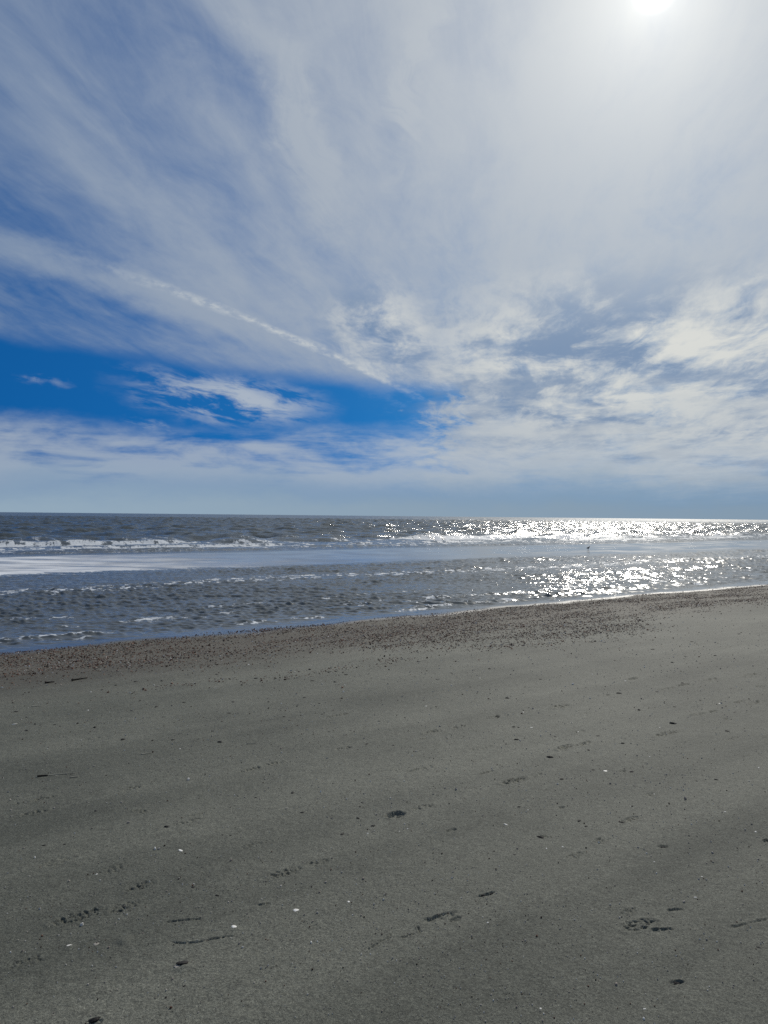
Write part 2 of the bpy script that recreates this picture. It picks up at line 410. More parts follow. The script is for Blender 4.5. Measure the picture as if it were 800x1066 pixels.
dense = np.radians(np.arange(-40, 40.0001, 0.066))
sparse = np.radians(np.arange(43, 318, 3.0))
angs = np.concatenate([dense, sparse])

# ------------------------------------------------------------------ beach
def rings(r0, r1, step):
    r = [r0]
    while r[-1] < r1: r.append(r[-1] + step(r[-1]))
    return r
rads = [0.15, 0.5, 0.9, 1.3, 1.6, 1.85] + rings(2.0, 32.0, lambda r: max(0.0022, 0.62 * r * r / (1.66 * 768))) + list(np.geomspace(34, 30000, 60))
def beach_z(x, y, r):
    z = beach_base(x, y); s = S(x, y); t = T(x, y)
    near = r < 12
    xn, yn = x[near], y[near]
    z[near] += 0.0022 * fbm(xn * 9, yn * 9, 4, 40) + 0.0011 * fbm(xn * 45, yn * 45, 2, 50)
    z = stamp(x, y, z)
    lvl = beach_base(x, y)
    wet = 1 - sst(s + 0.55 * fbm(t * 0.5, s * 0.4, 4, 60), 0.15, 0.95)
    return z, {'wet': wet}
me = fan('beach', angs, rads, beach_z, True)
beach_mat, n, b = material('sand')
pos = n.n('ShaderNodeTexCoord').outputs['Object']
px_, py_, pz_ = n.sep(pos)
sx = n.add(n.mul(px_, NX), n.mul(n.sub(py_, Y0), NY)); tx = n.add(n.mul(px_, 0.8), n.mul(py_, 0.6))
band = n.noise(n.xyz(n.mul(sx, 0.55), n.mul(tx, 0.09), 0.0), 1.0, 4.0, 0.55)
band2 = n.noise(n.xyz(n.mul(sx, 2.6), n.mul(tx, 0.30), 4.0), 1.0, 4.0, 0.6)
patch = n.noise(pos, 0.8, 5.0, 0.6)
grain = n.noise(pos, 260.0, 3.0, 0.75)
grain2 = n.noise(pos, 95.0, 4.0, 0.75)
mott = n.noise(pos, 26.0, 4.0, 0.65)
s_dry = float(S(*hit(360, 968)))
dry = n.mul(n.m('EXPONENT', n.mul(n.m('POWER', n.mul(n.add(sx, -s_dry, n.mul(n.sub(band2, 0.5), 0.5)), 3.6), 2.0), -1.0)), n.ss(patch, 0.3, 0.6))
damp_shade = n.add(n.mul(dry, -0.45), n.mul(n.ss(band, 0.38, 0.62), 0.5), n.mul(n.ss(band2, 0.38, 0.62), 0.25), n.mul(n.ss(patch, 0.38, 0.62), 0.3), n.ss(tx, 4.5, -1.5, 0.0, 0.22))  # damp bands and patches; last term paints the light fall-off towards the near left
cdry, cdamp_shade = (0.162, 0.166, 0.142), (0.090, 0.095, 0.082)
c = n.mix(damp_shade, cdry, cdamp_shade)
c = n.mix(n.ss(mott, 0.35, 0.7), c, n.mix(1.0, c, (0.80, 0.80, 0.80), 'MULTIPLY'))
c = n.mix(n.ss(grain, 0.34, 0.66, 0.0, 1.0, 'LINEAR'), n.mix(1.0, c, (0.40, 0.40, 0.40), 'MULTIPLY'), n.mix(1.0, c, (1.62, 1.60, 1.54), 'MULTIPLY'))
c = n.mix(n.ss(grain2, 0.36, 0.64, 0.0, 1.0, 'LINEAR'), n.mix(1.0, c, (0.62, 0.62, 0.62), 'MULTIPLY'), n.mix(1.0, c, (1.42, 1.40, 1.36), 'MULTIPLY'))
c = n.mix(n.ss(grain2, 0.66, 0.74), c, n.mix(1.0, c, (1.9, 1.85, 1.75), 'MULTIPLY'))
hashm = n.mul(n.ss(sx, 0.1, 0.6), n.ss(n.add(sx, n.mul(band2, 1.6)), 2.6, 5.4, 1.0, 0.0), n.ss(mott, 0.25, 0.6))
c = n.mix(n.mul(hashm, 0.65), c, (0.092, 0.070, 0.055))
wet = n.attr('wet')
c = n.mix(wet, c, (0.05, 0.047, 0.042))
n.put(b.inputs['Base Color'], c)
n.put(b.inputs['Roughness'], n.ss(wet, 0.2, 1.0, 0.75, 0.16, 'LINEAR'))
n.put(b.inputs['Specular IOR Level'], n.ss(wet, 0.1, 0.9, 0.10, 0.5))
bump = n.n('ShaderNodeBump'); bump.inputs['Strength'].default_value = 0.7; bump.inputs['Distance'].default_value = 0.004
n.put(bump.inputs['Height'], n.mul(n.add(n.mul(grain, 0.5), n.mul(grain2, 1.0), n.mul(mott, 1.2)), n.ss(wet, 0.3, 1.0, 1.0, 0.05)))
n.put(b.inputs['Normal'], bump.outputs[0])
link('beach', me, beach_mat, kind='structure')

# ------------------------------------------------------------------ sea
wr = rings(7.0, 45.0, lambda r: max(0.022, 0.22 * r * r / (2.0 * 768)))
wr += rings(wr[-1] + 0.42, 420.0, lambda r: 0.42 + 0.0016 * max(r - 60, 0))
wr += list(np.geomspace(wr[-1] * 1.004, 30000, 110))
wr = np.array(wr)
R2 = np.random.default_rng(21)
def comps(k, l0, l1, mean, spread, slope):
    out = []
    for i in range(k):
        lam = l0 * (l1 / l0) ** ((i + R2.random()) / k)
        th = mean + R2.normal() * spread
        out.append((2 * np.pi / lam * math.cos(th), 2 * np.pi / lam * math.sin(th), R2.random() * 6.283, slope * lam / (2 * np.pi)))
    return out
SH = math.atan2(NY, NX)
TROUGH = comps(44, 0.09, 0.34, SH - 0.90, 0.5, 0.060) + comps(16, 0.34, 1.1, SH - 0.60, 0.16, 0.032)
OPEN = comps(22, 0.40, 1.2, SH - 0.95, 0.5, 0.036)
SEA = comps(52, 0.6, 7.5, SH - 0.45, 0.6, 0.048)
def wsum(cs, x, y):
    z = np.zeros(len(x))
    for kx, ky, ph, a in cs: z += a * np.sin(kx * x + ky * y + ph)
    return z
def sea_z(x, y, r):
    s = S(x, y); t = T(x, y)
    z = np.zeros(len(x)); foam = np.zeros(len(x))
    m = s > -30
    xs, ys, ss_, ts = x[m], y[m], s[m], t[m]
    env = sst(-ss_, -0.3, 0.8) * sst(ss_, -15.5, -12.6) * (0.55 + 0.75 * sst(fbm(ss_ * 0.22, ts * 0.10, 3, 70), -0.35, 0.4))
    zt = wsum(TROUGH, xs, ys); zt = zt + wsum(OPEN, xs, ys) * sst(ts, 12, 26)
    zt = zt + 3.0 * np.maximum(zt, 0) ** 2
    z[m] += zt * env
    # little waves running up the beach
    for k, (s0, hgt) in enumerate(((-0.75, .028), (-2.0, .03), (-3.4, .02))):
        sc = s0 + 0.6 * fbm(ts * 0.22, np.full(len(ts), k * 3.1), 3, 80 + k)
        lump = sst(fbm(ts * 0.5, ss_ * 0.15 + k, 3, 90 + k), -0.25, 0.3)
        lf = lump * sst(fbm(ts * 3.2, ss_ * 6.0, 4, 95 + k, 0.7), -0.12, 0.3)
        prof = np.exp(-((ss_ - sc) / 0.20) ** 2)
        z[m] += hgt * prof * lump
        foam[m] = np.maximum(foam[m], np.exp(-((ss_ - sc - 0.12) / (0.22 if k else 0.30)) ** 2) * lf * (1.0, 1.0, 0.8)[k])
    lace = sst(fbm(ts * 2.2 + ss_, ss_ * 5.0, 5, 115, 0.75), 0.10, 0.34) * sst(-ss_, 0.0, 0.5) * sst(ss_, -4.5, -1.5)
    foam[m] = np.maximum(foam[m], 0.8 * lace * sst(fbm(ts * 0.25, ss_ * 0.6, 2, 118), -0.25, 0.3))
    # film of the last swash with a thin foam line
    edge = 0.16 + 0.22 * fbm(ts * 0.45, np.zeros(len(ts)), 4, 100)
    foam[m] = np.maximum(foam[m], 0.45 * np.exp(-((ss_ - edge + 0.3) / 0.13) ** 2) * sst(fbm(ts * 0.9, ss_, 2, 104), -0.2, 0.4))
    # streaks of foam in the trough
    fs = -9.0 + 1.3 * fbm(ts * 0.10, np.zeros(len(ts)), 3, 110)
    foam[m] = np.maximum(foam[m], 1.0 * np.exp(-((ss_ - fs) / 1.1) ** 2) * sst(fbm(ts * 2.6, ss_ * 3.0, 4, 112, 0.7), -0.12, 0.3))
    # wash and breakers beyond the bar
    q = s <= -18
    xs, ys, ss_, ts = x[q], y[q], s[q], t[q]
    calm = sst(-ss_, 25.5, 31)
    open_ = sst(-ss_, 30, 46)
    zz = wsum(SEA, xs, ys) * (0.12 * calm + 0.85 * open_)
    zz = zz + 0.5 * np.maximum(zz, 0) ** 2
    bl = [(-26.9, .10, .30, .5), (-29.5, .12, .45, .5), (-33.0, .12, .8, .8), (-38.5, .27, 1.0, .9), (-45.0, .24, 1.5, .6), (-60, .22, 2.0, .2), (-78, .22, 2.4, .1), (-100, .25, 3.0, .05)]
    fm = np.zeros(len(xs))
    for k, (s0, hgt, wd, fo) in enumerate(bl):
        sc = s0 + (1.2 + 0.05 * abs(s0)) * fbm(ts * 0.035, np.full(len(ts), k * 2.7), 3, 120 + k)
        lump = 0.35 + 0.65 * sst(fbm(ts * 0.07, np.full(len(ts), 5.0 + k), 3, 130 + k), -0.3, 0.25)
        d = ss_ - sc
        prof = np.where(d > 0, np.exp(-(d / (wd * 0.55)) ** 2), np.exp(-(d / (wd * 1.6)) ** 2))
        zz += hgt * lump * prof
        ft = fbm(ts * 1.5, ss_ * 0.9, 5, 140 + k, 0.72)
        fm = np.maximum(fm, fo * np.exp(-((d - wd * 0.9) / (wd * 1.9)) ** 2) * sst(ft + 0.42 * lump, -0.05, 0.5))
    tail = sst(-ss_, 24, 30) * sst(ss_, -41, -36)
    fm = np.maximum(fm, 0.8 * tail * sst(fbm(ts * 1.0, ss_ * 0.9, 5, 150, 0.7), -0.12, 0.36))
    z[q] += zz * np.clip(1.3 - r[q] / 9000, 0, 1); foam[q] = np.maximum(foam[q], fm)
    return z, {'foam': foam}
me = fan('sea', np.concatenate([np.radians(np.arange(-85, -40.5, 0.9)), dense, np.radians(np.arange(40.9, 85, 0.9))]), wr, sea_z, False)
sea_mat, n, b = material('sea_water')
pos = n.n('ShaderNodeTexCoord').outputs['Object']
px_, py_, pz_ = n.sep(pos)
sx = n.add(n.mul(px_, NX), n.mul(n.sub(py_, Y0), NY)); tx = n.add(n.mul(px_, 0.8), n.mul(py_, 0.6))
f = n.attr('foam')
fn = n.noise(n.xyz(n.mul(sx, 5.0), n.mul(tx, 4.0), 0.0), 1.6, 6.0, 0.75)
fn2 = n.noise(n.xyz(n.mul(sx, 16.0), n.mul(tx, 14.0), 3.0), 1.0, 4.0, 0.7)
fmask = n.ss(n.add(n.mul(f, 0.85), n.mul(n.sub(fn, 0.5), 1.5), n.mul(n.sub(fn2, 0.5), 0.4)), 0.38, 0.62)
fmask = n.mul(fmask, n.ss(f, 0.02, 0.12))
deep = n.mix(n.ss(sx, -60.0, -20.0), (0.056, 0.062, 0.052), (0.105, 0.109, 0.100))
n.put(b.inputs['Base Color'], n.mix(fmask, deep, (0.62, 0.64, 0.65)))
n.put(b.inputs['Roughness'], n.m('MAXIMUM', n.mul(fmask, 0.7), n.add(n.ss(sx, -3.0, -11.0, 0.13, 0.17), n.ss(sx, -20.0, -30.0, 0.0, -0.03), n.ss(sx, -60.0, -400.0, 0.0, 0.12))))
b.inputs['IOR'].default_value = 1.33
h1 = n.noise(n.xyz(n.mul(sx, 5.0), n.mul(tx, 3.0), 0.0), 1.0, 4.0, 0.6)
h2 = n.noise(n.xyz(n.mul(sx, 1.3), n.mul(tx, 0.7), 0.0), 1.0, 5.0, 0.62)
farw = n.ss(sx, -30.0, -46.0)
bump = n.n('ShaderNodeBump'); bump.inputs['Strength'].default_value = 1.0; bump.inputs['Distance'].default_value = 1.0
n.put(bump.inputs['Height'], n.add(n.mul(h1, n.ss(sx, -0.5, -2.5, 0.005, 0.030)), n.mul(h2, farw, 0.16)))
n.put(b.inputs['Normal'], bump.outputs[0])
link('sea', me, sea_mat, kind='structure')

# ------------------------------------------------------------------ wet sandbar between the trough and the breakers
ts_ = np.concatenate([np.linspace(-160, -20, 60), np.arange(-19.6, 110, 0.4), np.geomspace(112, 1500, 60)])
us_ = np.linspace(0, 1, 40)
TT, UU = np.meshgrid(ts_, us_)
TT, UU = TT.ravel(), UU.ravel()
s_in = -13.3 + 0.9 * fbm(TT * 0.09, np.zeros(len(TT)), 4, 200); s_out = -26.3 + 1.2 * fbm(TT * 0.07, np.zeros(len(TT)), 4, 210)
SS = s_in + (s_out - s_in) * UU
xx = NX * SS + 0.8 * TT + 0.64 * Y0 - 0.8 * 0.6 * Y0 * 0; yy = NY * SS + 0.6 * TT
# invert (s, t): x = NX s' + 0.8 t, y = NY s' + 0.6 t with s' = s - 0.8*Y0
sp = SS - 0.8 * Y0
xx = NX * sp + 0.8 * TT; yy = NY * sp + 0.6 * TT
hz = 0.030 * np.minimum(1.0, np.minimum(UU, 1 - UU) * 4.0) - 0.012 + 0.010 * fbm(TT * 0.25, SS * 0.7, 3, 220)
idx = np.arange(len(TT)).reshape(len(us_), len(ts_))
q = np.stack([idx[:-1, :-1], idx[:-1, 1:], idx[1:, 1:], idx[1:, :-1]], -1).reshape(-1, 4)
me = mesh_from('sandbar', np.stack([xx, yy, hz], -1), q)
bar_mat, n, b = material('wet_sand')
pos = n.n('ShaderNodeTexCoord').outputs['Object']
px_, py_, pz_ = n.sep(pos)
tb = n.add(n.mul(px_, 0.8), n.mul(py_, 0.6))
whitening = n.mul(n.ss(n.add(tb, n.mul(n.noise(pos, 0.5, 5.0, 0.6), 14.0)), 10.0, 26.0, 1.0, 0.0), n.ss(n.noise(n.xyz(n.mul(px_, 0.25), n.mul(py_, 0.9), 0.0), 1.0, 6.0, 0.65), 0.30, 0.55))  # whiter towards the left end of the bar, broken up by noise
n.put(b.inputs['Base Color'], n.mix(whitening, (0.19, 0.19, 0.18), (0.80, 0.81, 0.82)))
n.put(b.inputs['Specular IOR Level'], n.ss(whitening, 0.0, 1.0, 0.5, 0.10))
n.put(b.inputs['Roughness'], n.add(n.ss(n.noise(pos, 0.4, 4.0, 0.6), 0.35, 0.7, 0.10, 0.22), n.mul(whitening, 0.4)))
b.inputs['IOR'].default_value = 1.36
bump = n.n('ShaderNodeBump'); bump.inputs['Strength'].default_value = 0.6; bump.inputs['Distance'].default_value = 0.004
n.put(bump.inputs['Height'], n.noise(pos, 2.0, 3.0, 0.5)); n.put(b.inputs['Normal'], bump.outputs[0])
link('sandbar', me, bar_mat, kind='structure')
# ------------------------------------------------------------------ things on the beach
def simple_mat(name, c0, c1, scale, rough=0.7, spec=0.2, bump_s=0.0):
    m, n, b = material(name)
    p = n.n('ShaderNodeTexCoord').outputs['Object']
    f = n.noise(p, scale, 4.0, 0.6)
    n.put(b.inputs['Base Color'], n.mix(n.ss(f, 0.35, 0.65), c0, c1))
    b.inputs['Roughness'].default_value = rough; b.inputs['Specular IOR Level'].default_value = spec
    if bump_s:
        bp = n.n('ShaderNodeBump'); bp.inputs['Strength'].default_value = bump_s; bp.inputs['Distance'].default_value = 0.002
        n.put(bp.inputs['Height'], f); n.put(b.inputs['Normal'], bp.outputs[0])
    return m
M_DARK = simple_mat('dark_shell', (0.010, 0.010, 0.011), (0.028, 0.025, 0.022), 2.2, 0.75, 0.15, 0.5)
M_WHITE = simple_mat('bleached_shell', (0.80, 0.78, 0.72), (0.62, 0.58, 0.52), 1.6, 0.55, 0.3, 0.3)
M_TAN = simple_mat('tan_shell', (0.34, 0.31, 0.26), (0.22, 0.20, 0.17), 1.8, 0.6, 0.2, 0.4)
M_STRAW = simple_mat('straw', (0.42, 0.38, 0.29), (0.30, 0.27, 0.20), 9.0, 0.6, 0.2)
M_TWIG = simple_mat('twig_bark', (0.025, 0.021, 0.018), (0.05, 0.042, 0.034), 12.0, 0.85, 0.1)
M_BIRD = simple_mat('dark_plumage', (0.035, 0.033, 0.032), (0.07, 0.066, 0.06), 20.0, 0.7, 0.1)

def sand_top(x, y):
    X = np.array([x]); Y = np.array([y]); Z = beach_base(X, Y)
    return float(stamp(X, Y, Z)[0])

def chip_mesh(seed):
    """a broken piece of shell: a bent angular flake with thickness"""
    r = np.random.default_rng(seed)
    bm = bmesh.new(); k = 9
    ang = np.sort(r.uniform(0, 2 * np.pi, k)) * 0.35 + np.linspace(0, 2 * np.pi, k, endpoint=False) * 0.65
    rad = r.uniform(0.6, 1.05, k); el = r.uniform(0.55, 0.8)
    bend = r.uniform(0.25, 0.5); rings_ = []
    for (f, lift) in ((1.0, 0.0), (0.62, 0.0), (0.25, 0.0)):
        rings_.append([bm.verts.new((f * rad[i] * math.cos(ang[i]), f * rad[i] * math.sin(ang[i]) * el,
                       bend * (1 - f * f) + r.normal() * 0.03 + 0.22)) for i in range(k)])
    top = bm.verts.new((0, 0, bend + 0.24))
    low_ = [bm.verts.new((0.97 * rad[i] * math.cos(ang[i]), 0.97 * rad[i] * math.sin(ang[i]) * el, -0.12)) for i in range(k)]
    for i in range(k):
        j = (i + 1) % k
        bm.faces.new((low_[i], low_[j], rings_[0][j], rings_[0][i]))
        bm.faces.new((rings_[0][i], rings_[0][j], rings_[1][j], rings_[1][i]))
        bm.faces.new((rings_[1][i], rings_[1][j], rings_[2][j], rings_[2][i]))
        bm.faces.new((rings_[2][i], rings_[2][j], top))
    bm.faces.new(low_[::-1])
    bmesh.ops.recalc_face_normals(bm, faces=bm.faces)
    me = bpy.data.meshes.new('shell_chip'); bm.to_mesh(me); bm.free()
    return me

def valve_mesh(ribs=11, high=0.34):
    """half of a clam or cockle: ribbed dome fanning out from the hinge, with a real wall thickness"""
    bm = bmesh.new(); na, nr = 44, 9; lay = []
    for (k, off) in ((1.0, 0.0), (0.93, -0.06)):
        g = []
        for j in range(nr + 1):
            f = j / nr; row = []
            for i in range(na):
                a = 2 * math.pi * i / na
                ox, oy = math.cos(a) * 0.98, math.sin(a) * 0.82 * (1.0 - 0.16 * math.sin(a))
                hx, hy = 0.0, -0.66                       # the beak lies near the hinge edge
                X = hx + (ox - hx) * f; Y = hy + (oy - hy) * f
                rib = 0.022 * math.cos(ribs * math.atan2(X, Y + 0.9) * 2.2) * f
                Z = high * (1 - f ** 2.2) ** 0.75 + rib * (1 if off == 0 else 0.4) + 0.04 * (1 - f)
                row.append(bm.verts.new((X * k, Y * k, Z + off)))
            g.append(row)
        lay.append(g)
    for L, g in enumerate(lay):
        for j in range(nr):
            for i in range(na):
                q = (g[j][i], g[j][(i + 1) % na], g[j + 1][(i + 1) % na], g[j + 1][i])
                bm.faces.new(q if L == 0 else q[::-1])
    for i in range(na):
        bm.faces.new((lay[0][nr][i], lay[0][nr][(i + 1) % na], lay[1][nr][(i + 1) % na], lay[1][nr][i]))
    bmesh.ops.remove_doubles(bm, verts=bm.verts, dist=1e-5)
    bmesh.ops.recalc_face_normals(bm, faces=bm.faces)
    me = bpy.data.meshes.new('clam_shell'); bm.to_mesh(me); bm.free()
    for p in me.polygons: p.use_smooth = True
    return me

def rod_mesh(name, pts, rad):
    bm = bmesh.new(); prev = None; k = 7
    for i, p in enumerate(pts):
        p = Vector(p); d = (Vector(pts[min(i + 1, len(pts) - 1)]) - Vector(pts[max(i - 1, 0)])).normalized()
        a = d.cross(Vector((0, 0, 1))).normalized(); b_ = a.cross(d)
        ring = [bm.verts.new(p + (a * math.cos(2 * math.pi * q / k) + b_ * math.sin(2 * math.pi * q / k)) * rad[i]) for q in range(k)]
        if prev:
            for q in range(k): bm.faces.new((prev[q], prev[(q + 1) % k], ring[(q + 1) % k], ring[q]))
        else: bm.faces.new(ring[::-1])
        prev = ring
    bm.faces.new(prev)
    me = bpy.data.meshes.new(name); bm.to_mesh(me); bm.free()
    for p in me.polygons: p.use_smooth = True
    return me

CHIPS = []
for i in range(7):
    me = chip_mesh(100 + i); me.materials.append(M_DARK); CHIPS.append(me)
VALVE = valve_mesh(); VALVE.materials.append(M_WHITE)
VALVE_SLIT = VALVE.copy(); VALVE_SLIT.materials.clear(); VALVE_SLIT.materials.append(M_DARK)  # dark copy of the valve, its colour stands for shade in a slit
VALVE_T = VALVE.copy(); VALVE_T.materials.clear(); VALVE_T.materials.append(M_TAN)

def put(name, me, px, py, size_px, label, cat, group=None, flat=0.75, rot=None, tilt=0.15, sink=0.1):
    x, y = hit(px, py); d = math.hypot(x, y)
    r = size_px * d / 800.0 * 0.5
    o = bpy.data.objects.new(name, me); col.objects.link(o)
    o.location = (x, y, sand_top(x, y) - sink * r)
    o.scale = (r * 1.15, r * 0.9, r * flat * 0.75)
    o.rotation_euler = (random.uniform(-tilt, tilt), random.uniform(-tilt, tilt), random.uniform(0, 6.28) if rot is None else rot)
    o['label'] = label; o['category'] = cat
    if group: o['group'] = group
    return o

DARK = [(17,741,4),(28,746.5,2.5),(57,753.5,3),(63,755.5,2.5),(28,760,4),(99,756.5,4),(146,729.5,4),(137,739,3),(106,718.5,3),
 (42,754,2),(141,710,4),(116,704,3),(121,714,3),(192,730.5,3.5),(170,746,3.5),(180,771.5,3.5),(230,773.5,5),(243,730.5,4),(280,730.5,3.5),
 (267,706.5,4),(286,716,3),(226,702,4),(196,703,3),(168.5,709,3),(222,762,3),(239,742.5,3.5),(296,747,3),(317,726,4),(326,708.5,4),(349,709.5,4),
 (333,732,3),(387,705,2.5),(441,729.5,3),(454,736,3),(422,747.5,2.5),(395,751,2.5),(382,774.5,4),(410,775.5,3),(563.5,707.5,4),(518,746.5,3),
 (540,757.5,2.5),(584,704,2.5),(618.5,802.5,3.5),(613,781,3),(623,766,4),(578,766.5,3.5),(645,721,4),(665.5,738.5,4),(746,812.5,4),
 (757.5,762.5,4),(765,741.5,3),(711,710.5,3),(684,719.5,3),(729.5,728.5,3),(100,844.5,4),(67,880,3.5),(314.5,846,4),(266.5,831,3),
 (187,914.5,3.5),(201.5,923,4),(226,931,4),(373,851,4.5),(388.5,859,4.5),(356,867.5,4),(377.5,835,3),(540.5,840.5,3.5),(610.5,861.5,4),
 (535.5,891,3),(503,932,4),(514.5,887.5,3),(648,857,4),(443,898.5,3),(192.5,1027,3),(173,1039,3),(791,987.5,4),(112,882,2.5),(240,870,2.5),
 (232,870,2.5),(347,816,2.5),(336,744,3),(300,737,3),(360,702,3),(404,712,3),(455,707,3),(490,715,3),(610,716,3),(702,735,3),(545,722,3),
 (470,700,3),(510,696,3.5),(555,691,3.5),(600,684,3.5),(640,688,3),(680,676,3.5),(720,668,3.5),(770,660,3.5),(700,690,3),(745,683,3),(640,664,3.5)]
for i, (px, py, sz) in enumerate(DARK):
    put('shell_chip', CHIPS[i % 7], px, py, sz * 1.4, 'small dark shell chip lying by itself on the smooth grey sand', 'shell chip',
        'small dark shell chips scattered over the sand', flat=random.uniform(0.55, 0.95))
BIG = [
 (705, 1021, 8, 'large dark shell chip close to the bottom right corner, alone on plain sand'),
 (98, 1062, 11, 'dark shell lump cut by the bottom edge of the photo, lower left'),
 (563, 872.5, 8, 'slim dark shell sliver lying slantwise right of centre on the sand'),
 (572.5, 788, 8, 'flat dark shell chip just below the longest curved footprint'),
 (701, 753.5, 8, 'long dark shell chip just above the broad tread mark at right'),
 (163, 735, 5.5, 'dark shell chip nearest above the lone black lump at left'),
 (128, 770.5, 6, 'lone black peaked lump on the bare sand at upper left'),
 (173.5, 862, 6.5, 'flat black chip left of the centre, above the white splinter'),
 (305, 826, 6, 'dark flat chip just below the tread marks left of centre'),
 (528.5, 727, 5.5, 'dark flat chip on clean sand above the centre right tread marks'),
 (538, 770, 6, 'dark chip between two footprints right of centre'),
 (535, 757, 4.5, 'dark chip beside the small white shell, right of centre'),
 (585, 812, 5, 'dark chip at the right of the deep double footprint'),
 (648, 774, 5, 'square black chip below the white fleck at right'),
 (658, 804.5, 6, 'slanted dark chip in the pale speckled sand at right'),
 (603, 856, 5.5, 'black chip above the faint tread mark at right'),
 (690.5, 881, 6, 'dark chip in a small hollow at lower right'),
 (798, 874, 6, 'dark chip cut by the right edge of the photo'),
 (46, 881, 4.5, 'dark chip nearest the left edge on the lower sand'),
 (511, 929.5, 6, 'thin dark sliver among faint scratches below centre'),
]
for i, (px, py, sz, lb) in enumerate(BIG):
    put('shell_chip', CHIPS[(i * 3 + 1) % 7], px, py, sz * 1.1, lb, 'shell chip', 'larger dark shell chips on the sand',
        flat=0.85, rot=(-0.5 if sz == 8 else None), tilt=0.1)

WHITE = [(95,720.5,2.5),(92,739,3),(359,712.5,2.5),(443.5,735.5,3),(602,761.5,2.5),(687,757.5,2.5),(676.5,789,2.5),(550,843.5,2.5),(681,827.5,3),
 (656.5,840.5,2),(383,866.5,3),(101,910.5,3),(671,1049.5,4),(563,1049,3.5),(424.5,862,2.5),(416,864.5,2.5),(187.5,780.5,2.5),(651,708.5,3),
 (787,865.5,3),(681.5,897,3),(755,845.5,2.5),(500,706,2.5),(617,702,2.5),(545,741,2.5),(790,800,2.5),(731,912,2.5),(586,882,3),(569,884,2.5),(724,934,3),(508,960,3)]
for i, (px, py, sz) in enumerate(WHITE):
    o = put('shell_fragment', CHIPS[i % 7] if i else CHIPS[0], px, py, sz, 'tiny white shell fragment lying by itself on the grey sand', 'shell fragment',
        'tiny white shell fragments scattered over the sand', flat=0.7)
    o.data = bpy.data.meshes.get('shell_fragment') or o.data
WCHIPS = []
for c_ in CHIPS[:4]:
    m_ = c_.copy(); m_.name = 'shell_fragment'; m_.materials.clear(); m_.materials.append(M_WHITE); WCHIPS.append(m_)
for i, o in enumerate([o for o in col.objects if o.name.startswith('shell_fragment')]): o.data = WCHIPS[i % 4]

for (px, py, sz, me_, lb, fl) in [
 (15, 753, 5.5, VALVE, 'small white shell near the left edge of the upper sand', .8),
 (190.5, 885.5, 8, VALVE, 'flat white shell splinter below the flat black chip, left of centre', .45),
 (245, 965.5, 8, VALVE, 'rounded pale shell at the right end of the thin curved groove', 1.1),
 (310, 948.5, 9, VALVE, 'white and dark broken shell below the slanted tread marks', .9),
 (553, 757, 4, VALVE, 'small bright white shell with dark chips on its left', .8),
 (631, 803.5, 5, VALVE, 'small white shell beside the slanted dark chip at right', .8),
 (749.5, 731.5, 5, VALVE, 'brightest white shell on the upper right sand', .8),
 (527.5, 858.5, 5, VALVE, 'single bright white shell below the deep double footprint', .8),
 (594, 752, 4, VALVE, 'thin pale shell on the clean sand right of centre', .5),
 (72, 981.5, 7, VALVE, 'small pale shell between the long tread mark and faint marks at lower left', .8),
 (102, 981, 8, VALVE_T, 'sandy tan shell on a small mound at lower left', .7),
 (365, 939.5, 6, VALVE, 'pale shell at the bottom of the empty sand left of the stepped dent', .6),
 (190, 1006, 15, VALVE_T, 'half buried tan clam shell below the thin curved groove', .55)]:
    put('clam_shell', me_, px, py, sz, lb, 'shell', 'shells lying on the sand', flat=fl, rot=random.uniform(-0.6, 0.6), sink=0.15, tilt=0.25)
put('clam_shell', VALVE_SLIT, 190, 1004.5, 11, 'dark valve standing in for the shaded slit of the half buried clam shell at lower left', 'shell', 'shells lying on the sand', flat=.7, rot=0.4, sink=-.25, tilt=0.1)  # shade in the clam's open slit, put in as a dark-coloured valve

# straws and twigs
def lay(name, p0, p1, r_px, mat, label, cat, bend=0.06, group=None):
    (ax, ay), (bx, by) = hit(*p0), hit(*p1); k = 9
    L = math.hypot(bx - ax, by - ay); r = r_px * math.hypot(ax, ay) / 800.0
    pts = []; nx_, ny_ = -(by - ay) / L, (bx - ax) / L
    for i in range(k):
        f = i / (k - 1); w_ = math.sin(math.pi * f) * bend * L
        x, y = ax + (bx - ax) * f + nx_ * w_, ay + (by - ay) * f + ny_ * w_
        pts.append((x, y, sand_top(x, y) + r * 0.8))
    o0 = pts[0]
    me = rod_mesh(name, [(p[0] - o0[0], p[1] - o0[1], p[2] - o0[2]) for p in pts], [r * (1.0 - 0.55 * i / (k - 1)) for i in range(k)])
    o = link(name, me, mat, label=label, category=cat); o.location = o0
    if group: o['group'] = group
    return o
lay('straw', (46, 808.5), (80, 806), 0.5, M_STRAW, 'longest thin pale straw lying on the left sand', 'straw', group='thin pale straws on the sand')
lay('straw', (73, 810.5), (82, 809.5), 0.6, M_STRAW, 'short pale straw just below the longest straw', 'straw', group='thin pale straws on the sand')
lay('straw', (147, 786.5), (158, 785), 0.5, M_STRAW, 'short pale straw right of the lone black lump', 'straw', group='thin pale straws on the sand')
lay('straw', (33, 736), (44, 735), 0.5, M_STRAW, 'short pale straw on the upper left sand below the shell line', 'straw', group='thin pale straws on the sand')
lay('straw', (257, 775.3), (267, 775), 0.5, M_STRAW, 'short pale straw with a dark tip left of centre', 'straw', group='thin pale straws on the sand')
lay('twig', (39, 809.3), (50, 808.2), 0.9, M_TWIG, 'short dark twig at the left end of the longest straw', 'twig', 0.03, group='dark twigs on the sand')
lay('twig', (75, 708.5), (91, 706), 0.9, M_TWIG, 'longer dark twig at the foot of the shell line, upper left', 'twig', 0.04, group='dark twigs on the sand')
